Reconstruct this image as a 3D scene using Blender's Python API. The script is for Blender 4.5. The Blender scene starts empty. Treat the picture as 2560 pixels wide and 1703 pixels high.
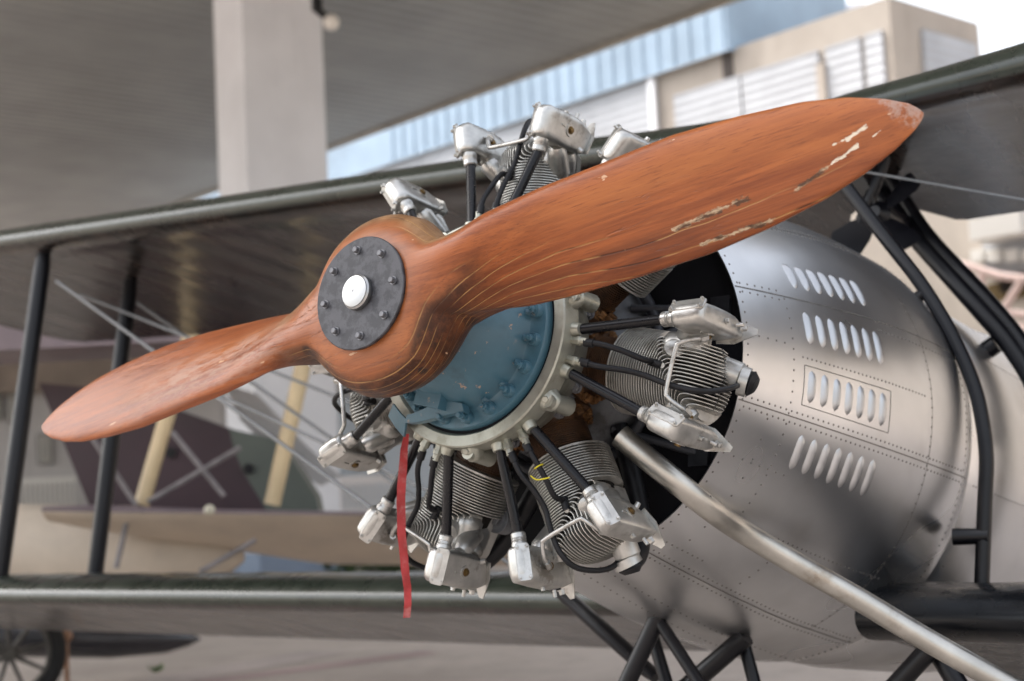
import bpy, math, random
from mathutils import Vector as V, Matrix as M
random.seed(7)
R=math.radians; PI=math.pi; sin=math.sin; cos=math.cos
sc=bpy.context.scene; COL=sc.collection
# ------------------------------------------------------------------ camera calibration (aircraft frame: X nose, Y aircraft left, Z up)
FPX=3653.157; IW,IH=2560.0,1703.0
CR=M(((-0.60331722,0.79561402,0.05483307),(0.21924565,0.09936208,0.97059699),(0.76677225,0.59759979,-0.23438177)))
CC=V((2.21295916,2.06276621,-0.79243018))
NOSE=R(10); HUBZ=1.896
RY=M.Rotation(-NOSE,3,'Y'); OFF=V((HUBZ*sin(NOSE),0,HUBZ*cos(NOSE)))
def ray(u,v):
    return CR.transposed()@V(((u-IW/2)/FPX,-(v-IH/2)/FPX,-1))
def px(u,v,x):                                  # photo point -> aircraft-frame point on the plane X = x
    d=ray(u,v); return CC+d*((x-CC.x)/d.x)
CW=RY@CC+V((0,0,HUBZ))                           # camera in the world
def wray(u,v): return RY@ray(u,v)
d=wray(-1890,1372); D1=V((d.x,d.y,0)).normalized(); D2=V((D1.y,-D1.x,0))
if D2.dot(wray(2000,1100))<0: D2=-D2
UP=V((0,0,1))
def pb(u,v,b):                                  # world point on the vertical plane at distance b, parallel to the hangar edge
    d=wray(u,v); return CW+d*(b/d.dot(D2))
def pg(u,v,z=0.0):
    d=wray(u,v); return CW+d*((z-CW.z)/d.z)
def pd(u,v,dist):                               # world point at a horizontal distance along the view
    d=wray(u,v); fw=wray(1280,1150); fw.z=0; fw.normalize(); return CW+d*(dist/d.dot(fw))
def ab(a,b,z): return V((CW.x,CW.y,0))+D1*a+D2*b+UP*z
# ------------------------------------------------------------------ mesh builder
def frame(t):
    t=t.normalized(); a=V((0,0,1)) if abs(t.z)<.9 else V((1,0,0))
    u=t.cross(a).normalized(); return u,t.cross(u).normalized()
class MB:
    def __init__(s,T=None): s.v=[];s.f=[];s.m=[];s.T=T
    def add(s,vs,fs,mi=0):
        o=len(s.v)
        for p in vs:
            p=V(p); s.v.append(s.T(p) if s.T else p)
        for q in fs: s.f.append([i+o for i in q]); s.m.append(mi)
    def loft(s,rings,mi=0,cap=True,close=True):
        n=len(rings[0]); vs=[p for r in rings for p in r]; fs=[]
        for i in range(len(rings)-1):
            for j in range(n if close else n-1):
                k=(j+1)%n; fs.append((i*n+j,i*n+k,(i+1)*n+k,(i+1)*n+j))
        if cap and close: fs.append(tuple(range(n-1,-1,-1))); fs.append(tuple((len(rings)-1)*n+j for j in range(n)))
        s.add(vs,fs,mi)
    def tube(s,pts,r,n=10,mi=0,cap=True,flat=1.0):
        pts=[V(p) for p in pts]; rs=r if isinstance(r,(list,tuple)) else [r]*len(pts)
        t0=(pts[1]-pts[0]).normalized(); u,w=frame(t0); rings=[]
        for i,p in enumerate(pts):
            t=(pts[min(i+1,len(pts)-1)]-pts[max(i-1,0)]).normalized()
            u=(u-t*u.dot(t)).normalized(); w=t.cross(u)
            rings.append([p+(u*cos(2*PI*j/n)+w*sin(2*PI*j/n)*flat)*rs[i] for j in range(n)])
        s.loft(rings,mi,cap)
    def box(s,c,d,mi=0,ax=None):
        c=V(c); X,Y,Z=ax or (V((1,0,0)),V((0,1,0)),V((0,0,1)))
        vs=[c+X*(d[0]*.5*i)+Y*(d[1]*.5*j)+Z*(d[2]*.5*k) for i in(-1,1) for j in(-1,1) for k in(-1,1)]
        s.add(vs,[(0,1,3,2),(4,6,7,5),(0,4,5,1),(2,3,7,6),(0,2,6,4),(1,5,7,3)],mi)
    def lathe(s,prof,n=48,mi=0,cy=0,cz=0):
        rings=[[V((x,cy+r*sin(2*PI*j/n),cz+r*cos(2*PI*j/n))) for j in range(n)] for x,r in prof]
        s.loft(rings,mi,False)
    def disc(s,c,nrm,r,h,n=12,mi=0,r2=None):
        c=V(c);nrm=V(nrm).normalized(); s.tube([c,c+nrm*h],[r,r if r2 is None else r2],n,mi)
    def dome(s,c,nrm,r,h,n=6,mi=0):
        c=V(c);nrm=V(nrm).normalized();u,w=frame(nrm)
        rings=[[c+(u*cos(2*PI*j/n)+w*sin(2*PI*j/n))*r*a+nrm*h*b for j in range(n)] for a,b in((1,0),(.75,.62),(.3,.96))]
        s.loft(rings,mi,True)
    def hexbolt(s,c,nrm,r,h,mi=0):
        c=V(c);nrm=V(nrm).normalized()
        s.disc(c,nrm,r*1.35,h*.2,12,mi); s.tube([c+nrm*h*.2,c+nrm*h*.9,c+nrm*h],[r,r,r*.82],6,mi)
    def prism(s,poly,ext,mi=0):
        poly=[V(p) for p in poly]; ext=V(ext); n=len(poly)
        s.add(poly+[p+ext for p in poly],[tuple(range(n-1,-1,-1)),tuple(range(n,2*n))]+[(i,(i+1)%n,n+(i+1)%n,n+i) for i in range(n)],mi)
    def sphere(s,c,r,n=12,mi=0,sx=(1,1,1)):
        c=V(c); s.loft([[c+V((sx[0]*r*cos(a),sx[1]*r*sin(a)*sin(2*PI*j/n),sx[2]*r*sin(a)*cos(2*PI*j/n))) for j in range(n)] for a in [R(4+i*172/10) for i in range(11)]],mi)
    def mesh(s,name,mats,sharp=38,smooth=True):
        me=bpy.data.meshes.new(name); me.from_pydata([tuple(p) for p in s.v],[],s.f)
        for m in mats if isinstance(mats,(list,tuple)) else [mats]: me.materials.append(m)
        me.polygons.foreach_set('material_index',s.m)
        import bmesh
        bm=bmesh.new(); bm.from_mesh(me); bmesh.ops.recalc_face_normals(bm,faces=bm.faces); bm.to_mesh(me); bm.free()
        if smooth:
            me.polygons.foreach_set('use_smooth',[True]*len(me.polygons)); me.set_sharp_from_angle(angle=R(sharp))
        return me
    def build(s,name,mats,parent=None,loc=None,sharp=38,smooth=True,bevel=0):
        o=bpy.data.objects.new(name,s.mesh(name,mats,sharp,smooth)); COL.objects.link(o)
        if parent: o.parent=parent
        if loc is not None: o.location=loc
        if bevel:
            b=o.modifiers.new('Bevel','BEVEL'); b.width=bevel; b.segments=2; b.limit_method='ANGLE'; b.angle_limit=R(40)
        return o
def tag(o,label=None,cat=None,group=None,kind=None):
    for k,v in(('label',label),('category',cat),('group',group),('kind',kind)):
        if v: o[k]=v
    return o
def empty(name,loc=(0,0,0)):
    o=bpy.data.objects.new(name,None); COL.objects.link(o); o.location=loc; o.empty_display_size=.2; return o
def spline(pts,n=6):
    pts=[V(p) for p in pts]; P=[pts[0]*2-pts[1]]+pts+[pts[-1]*2-pts[-2]]; out=[]
    for i in range(1,len(P)-2):
        a,b,c,d=P[i-1:i+3]
        for k in range(n):
            t=k/n; out.append(.5*((2*b)+(c-a)*t+(2*a-5*b+4*c-d)*t*t+(3*b-a-3*c+d)*t**3))
    out.append(pts[-1]); return out
def interp(x,tab):
    if x<=tab[0][0]: return tab[0][1]
    for (a,b),(c,d) in zip(tab,tab[1:]):
        if x<=c: return b+(d-b)*(x-a)/(c-a)
    return tab[-1][1]
def sm(a,b,x):
    t=min(1,max(0,(x-a)/(b-a))); return t*t*(3-2*t)
# ------------------------------------------------------------------ materials
class N:
    def __init__(s,name):
        s.m=bpy.data.materials.new(name); s.m.use_nodes=True; s.t=s.m.node_tree; s.b=s.t.nodes['Principled BSDF']; s.tc=s.n('ShaderNodeTexCoord')
    def n(s,ty,**k):
        o=s.t.nodes.new(ty)
        for a,v in k.items(): setattr(o,a,v)
        return o
    def l(s,a,b): s.t.links.new(a,b)
    def put(s,sock,v):
        if isinstance(v,(int,float,tuple,list)): sock.default_value=v
        else: s.l(v,sock)
    def coord(s,scale=(1,1,1),out='Object'):
        mp=s.n('ShaderNodeMapping'); mp.inputs['Scale'].default_value=scale; s.l(s.tc.outputs[out],mp.inputs[0]); return mp.outputs[0]
    def noise(s,scale=5,detail=4,rough=.55,vec=None,dist=0):
        o=s.n('ShaderNodeTexNoise'); o.inputs['Scale'].default_value=scale; o.inputs['Detail'].default_value=detail; o.inputs['Roughness'].default_value=rough; o.inputs['Distortion'].default_value=dist
        s.l(vec if vec is not None else s.tc.outputs['Object'],o.inputs['Vector']); return o.outputs['Fac']
    def math(s,op,a,b=0.0,c=0.0):
        o=s.n('ShaderNodeMath',operation=op)
        s.put(o.inputs[0],a); s.put(o.inputs[1],b); s.put(o.inputs[2],c); return o.outputs[0]
    def ramp(s,fac,lo,hi,a=0.0,b=1.0):
        o=s.n('ShaderNodeMapRange',interpolation_type='SMOOTHSTEP'); s.put(o.inputs[0],fac)
        o.inputs[1].default_value=lo;o.inputs[2].default_value=hi;o.inputs[3].default_value=a;o.inputs[4].default_value=b; return o.outputs[0]
    def mix(s,f,a,b):
        o=s.n('ShaderNodeMix',data_type='RGBA'); s.put(o.inputs[0],f)
        for i,v in((6,a),(7,b)):
            if isinstance(v,tuple): o.inputs[i].default_value=v if len(v)==4 else v+(1,)
            else: s.l(v,o.inputs[i])
        return o.outputs[2]
    def sep(s,out='Object'):
        o=s.n('ShaderNodeSeparateXYZ'); s.l(s.tc.outputs[out],o.inputs[0]); return o.outputs
    def set(s,color=None,rough=None,metal=None,coat=None,coatr=.2,spec=None,emis=None,estr=1):
        b=s.b
        if color is not None: s.put(b.inputs['Base Color'],color+(1,) if isinstance(color,tuple) and len(color)==3 else color)
        if rough is not None: s.put(b.inputs['Roughness'],rough)
        if metal is not None: s.put(b.inputs['Metallic'],metal)
        if coat is not None: s.put(b.inputs['Coat Weight'],coat); b.inputs['Coat Roughness'].default_value=coatr
        if spec is not None: s.put(b.inputs['Specular IOR Level'],spec)
        if emis is not None: b.inputs['Emission Color'].default_value=emis+(1,); b.inputs['Emission Strength'].default_value=estr
        return s
    def bump(s,h,st=.2,dist=.002):
        o=s.n('ShaderNodeBump'); o.inputs['Strength'].default_value=st; o.inputs['Distance'].default_value=dist; s.l(h,o.inputs['Height']); s.l(o.outputs[0],s.b.inputs['Normal']); return s
def simple(name,c,rough=.5,metal=0.0,var=.25,scale=12,coat=None,bump=0,bd=.001,bs=60,dirt_tone=None,spec=None):
    k=N(name); f=k.ramp(k.noise(scale,5,.6),.3,.7)
    lo=tuple(x*(1-var) for x in c); hi=tuple(min(1,x*(1+var)) for x in c)
    col=k.mix(f,lo,hi)
    if dirt_tone: col=k.mix(k.math('MULTIPLY',k.ramp(k.noise(scale*.7,6,.7),.52,.68),dirt_tone[1]),col,dirt_tone[0])
    k.set(col,k.ramp(k.noise(scale*2,4),.3,.7,max(0,rough-.04),min(1,rough+.05)),metal,coat,spec=spec)
    if bump: k.bump(k.noise(bs,4),bump,bd)
    return k.m
def wood_mat():
    k=N('varnished laminated wood'); X,Y,Z=k.sep()
    wob=k.noise(3,3,.5); grain=k.noise(1,6,.65,k.coord((60,2.2,60)),.15); fib=k.noise(1,5,.7,k.coord((300,9,300)))
    big=k.noise(1,3,.5,k.coord((9,1.4,9)))
    col=k.mix(k.ramp(grain,.32,.68),(.175,.042,.011),(.315,.088,.023))
    col=k.mix(k.ramp(big,.45,.75,0,.55),col,(.42,.145,.042))
    col=k.mix(k.ramp(fib,.52,.68,0,.6),col,(.115,.028,.009))
    # laminations: boards glued along the shaft axis
    lam=k.math('ADD',k.math('MULTIPLY',X,1/.0160),k.math('MULTIPLY',wob,.9))
    fr=k.math('ABSOLUTE',k.math('SUBTRACT',k.math('FRACT',lam),.5))
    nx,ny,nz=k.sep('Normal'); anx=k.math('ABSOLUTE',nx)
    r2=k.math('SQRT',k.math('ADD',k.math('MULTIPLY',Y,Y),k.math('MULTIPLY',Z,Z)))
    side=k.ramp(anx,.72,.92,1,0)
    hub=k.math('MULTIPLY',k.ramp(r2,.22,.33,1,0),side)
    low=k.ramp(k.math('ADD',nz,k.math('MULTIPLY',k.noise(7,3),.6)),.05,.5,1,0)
    hub_dark=k.mix(k.ramp(k.noise(16,6,.7),.42,.62),(.034,.011,.005),(.120,.040,.013))
    hub_dark=k.mix(k.ramp(k.noise(20,4,.6),.54,.64),hub_dark,(.014,.008,.006))
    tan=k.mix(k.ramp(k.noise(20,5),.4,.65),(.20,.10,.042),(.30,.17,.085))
    col=k.mix(k.math('MULTIPLY',hub,.95),col,k.mix(low,tan,hub_dark))  # hub sides dark brown where facing down, tan where facing up
    hl=k.math('MULTIPLY',k.ramp(fr,.015,.085,1,0),k.math('MULTIPLY',k.ramp(anx,.8,.93,1,0),k.math('MAXIMUM',k.ramp(r2,.20,.30,1,0),k.math('MULTIPLY',k.ramp(Y,0,.05),k.ramp(k.math('ADD',Z,k.math('MULTIPLY',k.noise(6,3),.05)),.03,-.005))))); te=k.ramp(k.math('ADD',Z,k.math('MULTIPLY',k.noise(4,2),.05)),-.012,-.034)
    bl=k.math('MULTIPLY',k.math('MULTIPLY',k.ramp(fr,.0,.05,1,0),te),k.ramp(Y,.1,.3))
    dirt_tone=k.math('MULTIPLY',k.math('MULTIPLY',te,k.math('MULTIPLY',k.ramp(Y,.12,.3),k.ramp(Y,.75,1.0,1,.35))),k.ramp(k.noise(1,5,.65,k.coord((40,3,40))),.36,.6,.15,.75))  # darker brown along the lower edge of one blade
    col=k.mix(dirt_tone,col,(.105,.026,.008))
    line=k.math('MAXIMUM',hl,bl)
    lc=k.mix(k.ramp(k.noise(9,3),.36,.5),(.035,.012,.006),(.36,.19,.065))
    line=k.math('MULTIPLY',line,k.ramp(k.noise(14,4,.6),.32,.5,.45,1))
    col=k.mix(k.math('MULTIPLY',line,.85),col,lc)
    # varnish worn to pale wood on the far blade, chips near the other tip
    au=k.math('MULTIPLY',Y,-1.0)
    band=k.math('MULTIPLY',k.ramp(au,.16,.34),k.ramp(au,.66,.98,1,0))
    vpos=k.ramp(k.math('ABSOLUTE',k.math('ADD',Z,k.math('ADD',.012,k.math('MULTIPLY',Y,-.03)))),.01,.085,1,0)
    sc1=k.ramp(k.noise(1,6,.75,k.coord((60,14,60))),.40,.60)
    worn=k.math('MULTIPLY',k.math('MULTIPLY',band,vpos),sc1)
    col=k.mix(k.math('MULTIPLY',worn,.62),col,(.44,.31,.245))
    face=k.ramp(r2,.11,.26,1,0)
    haze=k.math('MULTIPLY',k.math('MULTIPLY',face,k.ramp(nx,.6,.85)),k.ramp(k.noise(9,5),.3,.6,.3,.65))
    col=k.mix(k.math('MULTIPLY',haze,.45),col,(.35,.165,.085))
    nz1=k.noise(30,5,.7); nz3=k.noise(85,4,.65); nz4=k.noise(1,5,.7,k.coord((110,35,110))); nz2=k.noise(1,5,.7,k.coord((70,18,70)))
    def streak(y0,z0,y1,z1,w,rag):
        L=math.hypot(y1-y0,z1-z0); cy,cz=(y1-y0)/L,(z1-z0)/L
        dy=k.math('SUBTRACT',Y,y0); dz=k.math('SUBTRACT',Z,z0)
        t=k.math('ADD',k.math('MULTIPLY',dy,cy),k.math('MULTIPLY',dz,cz)); q=k.math('ABSOLUTE',k.math('SUBTRACT',k.math('MULTIPLY',dz,cy),k.math('MULTIPLY',dy,cz)))
        m=k.math('MAXIMUM',q,k.math('MAXIMUM',k.math('MULTIPLY',t,-1.0),k.math('SUBTRACT',t,L)))
        m=k.math('ADD',m,k.math('MULTIPLY',k.math('SUBTRACT',k.math('ADD',k.math('MULTIPLY',nz2,.55),k.math('MULTIPLY',nz3,.45)),.5),rag*1.7)); return k.math('MULTIPLY',k.ramp(m,w*.5,w,1,0),k.ramp(nz4,.36,.46))
    tipm=k.math('MULTIPLY',k.ramp(k.math('ADD',k.math('ADD',Y,k.math('MULTIPLY',Z,.8)),k.math('MULTIPLY',nz1,.06)),1.185,1.205),k.ramp(k.noise(60,6,.75),.40,.58))
    col=k.mix(k.math('MULTIPLY',tipm,.65),col,k.mix(nz2,(.30,.20,.165),(.42,.33,.28)))
    for a in((.70,-.055,.862,-.043,.005,.022),(.748,-.092,.90,-.091,.0035,.016),(.95,-.058,1.03,-.034,.003,.014)):
        m=streak(*a); col=k.mix(k.math('MULTIPLY',m,.9),col,k.mix(k.ramp(nz2,.40,.56),(.05,.025,.012),(.46,.34,.22)))
    ch=None
    for a in((1.066,-.003,1.101,.007,.0042,.014),(1.028,-.034,1.079,-.019,.0032,.012),(1.04,-.005,1.06,-.002,.002,.012),(1.11,-.012,1.125,-.006,.0015,.008)):
        m=streak(*a); ch=m if ch is None else k.math('MAXIMUM',ch,m)
    col=k.mix(ch,col,k.mix(nz2,(.52,.42,.30),(.78,.70,.58)))
    sp=k.ramp(k.noise(1,3,.5,k.coord((60,18,60))),.735,.75)
    col=k.mix(k.math('MULTIPLY',sp,.8),col,(.58,.38,.24))
    crack=k.math('MULTIPLY',k.ramp(k.math('ABSOLUTE',k.math('SUBTRACT',k.noise(1,4,.6,k.coord((24,1.0,24)),.6),.5)),0,.006,1,0),k.ramp(k.noise(2.5,2),.5,.6))
    col=k.mix(k.math('MULTIPLY',crack,.35),col,(.04,.015,.008))
    k.set(col,k.ramp(k.math('ADD',worn,k.math('MULTIPLY',grain,.3)),.0,1.0,.30,.62),0,.06,.3,.3)
    h=k.math('SUBTRACT',k.math('MULTIPLY',fib,.35),k.math('ADD',k.math('MULTIPLY',line,.5),k.math('ADD',crack,k.math('MULTIPLY',ch,.8))))
    k.bump(h,.55,.0025); return k.m
def alu_mat():
    k=N('bare aluminium sheet')
    f=k.noise(3,4); st=k.noise(1,5,.6,k.coord((6,40,40)))
    col=k.mix(k.ramp(f,.3,.7),(.58,.585,.595),(.70,.705,.715))
    stain=k.math('MULTIPLY',k.ramp(k.noise(4.2,3,.5),.56,.76),.3)
    col=k.mix(stain,col,(.34,.31,.27))
    k.set(col,k.ramp(k.noise(2.2,1,.4),.3,.7,.27,.34),1.0)
    k.bump(k.noise(4.5,1,.4),.10,.012); return k.m
def plate_mat():
    k=N('grey phosphated steel'); a=k.noise(34,6,.7); b=k.noise(150,3,.6)
    col=k.mix(k.ramp(a,.42,.58),(.022,.022,.026),(.066,.066,.074)); col=k.mix(k.ramp(b,.62,.72,0,.6),col,(.03,.03,.035))
    k.set(col,k.ramp(a,.3,.7,.42,.62),.35); k.bump(b,.25,.0006); return k.m
def blue_mat():
    k=N('chipped blue enamel'); a=k.noise(6,5,.6)
    col=k.mix(k.ramp(a,.3,.7),(.034,.100,.142),(.056,.135,.185))
    chip=k.math('MULTIPLY',k.ramp(k.noise(38,5,.65),.64,.66),k.ramp(k.noise(5,2),.45,.6))
    col=k.mix(chip,col,(.30,.22,.17)); col=k.mix(k.math('MULTIPLY',k.ramp(k.noise(13,6,.75),.5,.75),.45),col,(.03,.05,.06))
    k.set(col,k.ramp(a,.3,.7,.34,.5),0,.15); k.bump(k.noise(25,4),.12,.002); return k.m
def wing_mat():
    k=N('dark green doped fabric'); a=k.noise(1,5,.6,k.coord((2,9,9)))
    col=k.mix(k.ramp(a,.3,.7),(.013,.018,.012),(.026,.033,.023))
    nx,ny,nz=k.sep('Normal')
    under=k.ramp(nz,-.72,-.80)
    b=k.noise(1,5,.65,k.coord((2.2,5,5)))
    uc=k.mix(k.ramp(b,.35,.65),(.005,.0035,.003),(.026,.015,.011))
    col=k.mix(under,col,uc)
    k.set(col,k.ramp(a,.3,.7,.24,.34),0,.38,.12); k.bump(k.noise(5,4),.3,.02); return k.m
def camo_mat():
    k=N('camouflage paint'); a=k.noise(1.1,2,.5)
    k.set(k.mix(k.ramp(a,.50,.53),(.050,.028,.033),(.095,.11,.095)),.6); return k.m
def ground_mat():
    k=N('stained concrete apron'); a=k.noise(.25,6,.6); b=k.noise(3,6,.7)
    col=k.mix(k.ramp(a,.35,.65),(.35,.30,.26),(.53,.462,.41)); col=k.mix(k.ramp(b,.45,.75,0,.5),col,(.26,.215,.185))
    k.set(col,.8); k.bump(b,.3,.01); return k.m
def corr(name,c,axis,period,depth,rough=.45,metal=0,var=.12):
    k=N(name); co=k.n('ShaderNodeVectorMath',operation='DOT_PRODUCT'); k.l(k.tc.outputs['Object'],co.inputs[0]); co.inputs[1].default_value=axis
    w=k.math('SINE',k.math('MULTIPLY',co.outputs['Value'],2*PI/period))
    f=k.noise(.5,4); k.set(k.mix(k.ramp(f,.3,.7),tuple(x*(1-var) for x in c),tuple(min(1,x*(1+var)) for x in c)),rough,metal); k.bump(w,1.0,depth); return k.m
def plaster(name,c,var=.12,stain=.35):
    k=N(name); f=k.noise(.6,5); col=k.mix(k.ramp(f,.3,.7),tuple(x*(1-var) for x in c),tuple(min(1,x*(1+var)) for x in c))
    col=k.mix(k.math('MULTIPLY',k.ramp(k.noise(1,5,.7,k.coord((1.5,1.5,.25))),.52,.72),stain),col,tuple(x*.55 for x in c)); k.set(col,.85); return k.m
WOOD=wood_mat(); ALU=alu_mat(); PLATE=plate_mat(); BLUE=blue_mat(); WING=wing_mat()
CAST=simple('silver painted casting',(.48,.475,.455),.36,.85,.14,25,dirt_tone=((.12,.095,.07),.6),bump=.25,bd=.0008,bs=180)
FIN=simple('grey finned casting',(.50,.49,.46),.42,.7,.1,14,dirt_tone=((.15,.12,.085),.6))
CORE=simple('painted shade between fins',(.012,.011,.010),.9,0,spec=.1)  # near-black colour paints in the shade between the fins
BROWN=simple('rusty brown steel',(.085,.045,.025),.55,.35,.45,30,dirt_tone=((.16,.07,.02),.6))
RUST=simple('orange rusty flange',(.16,.075,.025),.65,.2,.5,40,dirt_tone=((.03,.02,.015),.7))
RING=simple('greenish silver ring',(.37,.37,.32),.40,.75,.12,18,dirt_tone=((.15,.14,.09),.45))
BOLT=simple('dark steel bolt',(.13,.13,.14),.42,.4,.15,60)
CRANK=simple('dull grey crankcase',(.13,.135,.145),.5,.45,.3,18,dirt_tone=((.05,.045,.04),.7))
RUB=simple('black rubber hose',(.008,.008,.010),.45,0,.3,40,spec=.3)
ROD=simple('black enamelled tube',(.005,.005,.007),.27,0,.08,4,spec=.3)
BLACK=simple('black painted steel',(.004,.004,.006),.33,0,.2,5,spec=.32)
VOID=simple('flat black bulkhead and slot shade',(.006,.006,.008),.75,0,.4,6,spec=.15)  # also colours in the shade of ring gap and louvre mouths
CAP=simple('polished cap',(.37,.37,.37),.38,1.0,.02,3)
STEELP=simple('dull steel exhaust pipe',(.50,.48,.44),.34,.95,.15,9,dirt_tone=((.20,.12,.05),.5),bump=.1,bd=.002,bs=30)
WIRE=simple('grey wire',(.16,.165,.17),.4,.5,.1)
RIVET=simple('rivet and seam grime',(.16,.15,.14),.5,.6,.2,60)
LOUV=simple('bright louvre metal',(.50,.505,.515),.38,1.0,.06,20)
BRASS=simple('oily brass',(.16,.10,.035),.45,.7,.3,60)
RED=simple('red ribbon cloth',(.36,.05,.05),.85,0,.22,16,dirt_tone=((.48,.20,.19),.7),bump=.3,bd=.001,bs=700,spec=.15)
YEL=simple('yellow plastic',(.65,.55,.03),.45,0,.05)
YWOOD=simple('varnished yellow strut wood',(.56,.43,.25),.5,0,.12,4)
CREAM=simple('cream painted fuselage',(.58,.49,.39),.55,0,.12,1.5)
CAMO=camo_mat(); GROUND=ground_mat()
# ------------------------------------------------------------------ the biplane
plane=empty('biplane'); plane.rotation_euler=(0,-NOSE,0)
tag(plane,'silver nosed biplane with wooden two-blade propeller and exposed radial engine','aircraft')
def part(mb,name,mats,**k): return mb.build(name,mats,plane,OFF,**k)
# --- propeller (local: X shaft, Y along the blade, Z across)
TH=0.1581
CH=[(0,(.085,-.085)),(.20,(.110,-.086)),(.30,(.115,-.094)),(.45,(.119,-.104)),(.6,(.117,-.112)),(.75,(.119,-.113)),(.88,(.109,-.103)),(1.0,(.093,-.085)),(1.08,(.073,-.064)),(1.14,(.049,-.042)),(1.18,(.026,-.021)),(1.195,(.011,-.009)),(1.2,(.002,-.002))]
def chord(r):
    return interp(r,[(a,b[0]) for a,b in CH]),interp(r,[(a,b[1]) for a,b in CH])
def prop_ring(u,n=72):
    r=abs(u); le,te=chord(r); sg=1 if u>=0 else -1
    beta=min(math.atan(1.7/(2*PI*max(r,.1))),R(46)); tm=interp(r,[(0,.11),(.2,.095),(.3,.072),(.45,.05),(.6,.042),(.8,.033),(1.0,.023),(1.15,.011),(1.2,.002)])
    w=sm(.10,.33,r)
    circ=math.sqrt(max(0,.19**2-u*u)); hv=(circ**4+.086**4)**.25
    out=[]
    for j in range(n):
        a=2*PI*j/n; ca,sa=cos(a),sin(a)
        e=.36; hx=-.013+.098*math.copysign(abs(ca)**e,ca); hz=hv*math.copysign(abs(sa)**.8,sa)
        rx=interp(hx,[(-.11,.135),(-.08,.167),(-.05,.189),(-.02,.201),(.01,.202),(.04,.192),(.07,.172),(.085,.158)])-(.008 if sa>0 else 0); circ=math.sqrt(max(0,rx*rx-u*u)); hv=(circ**4+.086**4)**.25; hz=hv*math.copysign(abs(sa)**.8,sa)
        s=sa if sg>0 else -sa                      # +1 leading edge
        c=(le+te)/2+(le-te)/2*math.copysign(abs(s)**.9,s)
        th=abs(ca)**((.75 if s>0 else .75-.42*sm(.22,.45,r)) if ca>0 else 1.0)
        t=tm*(.72*th*(1+.22*s) if ca>0 else -.28*th)
        bx=c*sin(beta)+t*cos(beta); bz=sg*(c*cos(beta)-t*sin(beta))
        bx+=-.012*(1-sm(.3,.7,r))
        out.append(V((hx*(1-w)+bx*w,u,hz*(1-w)+bz*w)))
    return out
us=[]
x=-1.2
while x<=1.2001:
    us.append(x); ar=abs(x); x+=.004 if ar>1.17 else (.012 if ar<.4 or ar>1.05 else .03)
us=sorted(set([round(q,4) for q in us]+[round(-q,4) for q in us]))
uu=[us[0]]
for q in us[1:]:
    if q-uu[-1]>.0035: uu.append(q)
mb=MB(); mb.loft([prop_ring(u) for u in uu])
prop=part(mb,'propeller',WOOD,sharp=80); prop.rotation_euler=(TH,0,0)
mb=MB(); mb.lathe([(.084,0.0001),(.084,.1215),(.0905,.1225),(.0925,.1205),(.0925,.0001)],96); mb.build('hub_plate',PLATE,prop)
for k in range(8):
    a=-.1512+k*PI/4; y,z=.0955*sin(a),.0955*cos(a)
    yy=y*cos(TH)+z*sin(TH); zz=-y*sin(TH)+z*cos(TH)
    mb=MB(); mb.hexbolt((.0925,yy,zz),(1,0,0),.0068,.011); mb.build('bolt',BOLT,prop,sharp=25)
mb=MB(); mb.lathe([(.0920,.037),(.099,.0385),(.1035,.0375),(.1065,.034),(.1085,.0335),(.110,.026),(.111,.012),(.1108,.0025),(.1098,.002),(.1098,.0001)],64); mb.build('hub_cap',CAP,prop,sharp=30)
# --- blue nose case
mb=MB(); mb.lathe([(-.125,.0001),(-.125,.105),(-.135,.118),(-.16,.138),(-.19,.158),(-.22,.172),(-.245,.180),(-.258,.186),(-.262,.196),(-.263,.223),(-.268,.226),(-.30,.226)],96)
for k in range(60):
    pass
nose=part(mb,'nose_case',BLUE,sharp=40)
for k in range(20):
    a=R(83.6+18*k); 
    rr=.203; y,z=rr*sin(a),rr*cos(a); er=V((0,sin(a),cos(a)))
    mb=MB(); mb.tube([V((-.275,y,z)),V((-.252,y,z)),V((-.247,y,z))],[.0155,.0145,.0125],14)
    mb.tube([V((-.27,y,z))-er*.012,V((-.245,y,z))-er*.024],[.012,.006],8)
    mb.hexbolt((-.247,y,z),(1,0,0),.0078,.011); mb.tube([(-.237,y,z),(-.226,y,z)],[.0042,.0036],8)
    mb.build('stud',BLUE,nose,sharp=30)
# bracket: strap over the ring and a curved arm along the lower edge of the case
mb=MB()
def arc(r,x,a0,a1,n): return [V((x,r*sin(R(a0+(a1-a0)*i/n)),r*cos(R(a0+(a1-a0)*i/n)))) for i in range(n+1)]
o=arc(.290,-.272,-128,-143,8); i_=arc(.242,-.236,-131,-145,8)
rings=[]
for p,q in zip(o,i_): rings.append([p,q,q+V((-.007,0,0)),p+V((-.007,0,0))])
mb.loft(rings)
pts=[]
for k in range(19):
    t=k/18; a=-146-44*t; r=.240-.055*sin(PI*t*.62); pts.append((a,r))
rings=[]
for k,(a,r) in enumerate(pts):
    e=V((0,sin(R(a)),cos(R(a)))); w=.020+.012*sin(PI*k/18); xb=-.232+.012*sin(PI*k/18)
    p=V((xb,0,0))+e*r; rings.append([p+e*w*.5,p-e*w*.5+V((.006,0,0)),p-e*w*.5+V((-.018,0,0)),p+e*w*.5+V((-.022,0,0))])
mb.loft(rings)
e=V((0,sin(R(-166)),cos(R(-166)))); mb.box(V((-.215,0,0))+e*.172,(.045,.075,.034),0,(V((1,0,0)),V((0,cos(R(-166)),-sin(R(-166)))),e))
for a in(-150,-172,-188): 
    e=V((0,sin(R(a)),cos(R(a)))); mb.hexbolt(V((-.228,0,0))+e*.205,(1,0,0),.007,.012)
mb.build('bracket_arm',BLUE,nose,sharp=35,bevel=.0025)
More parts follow.
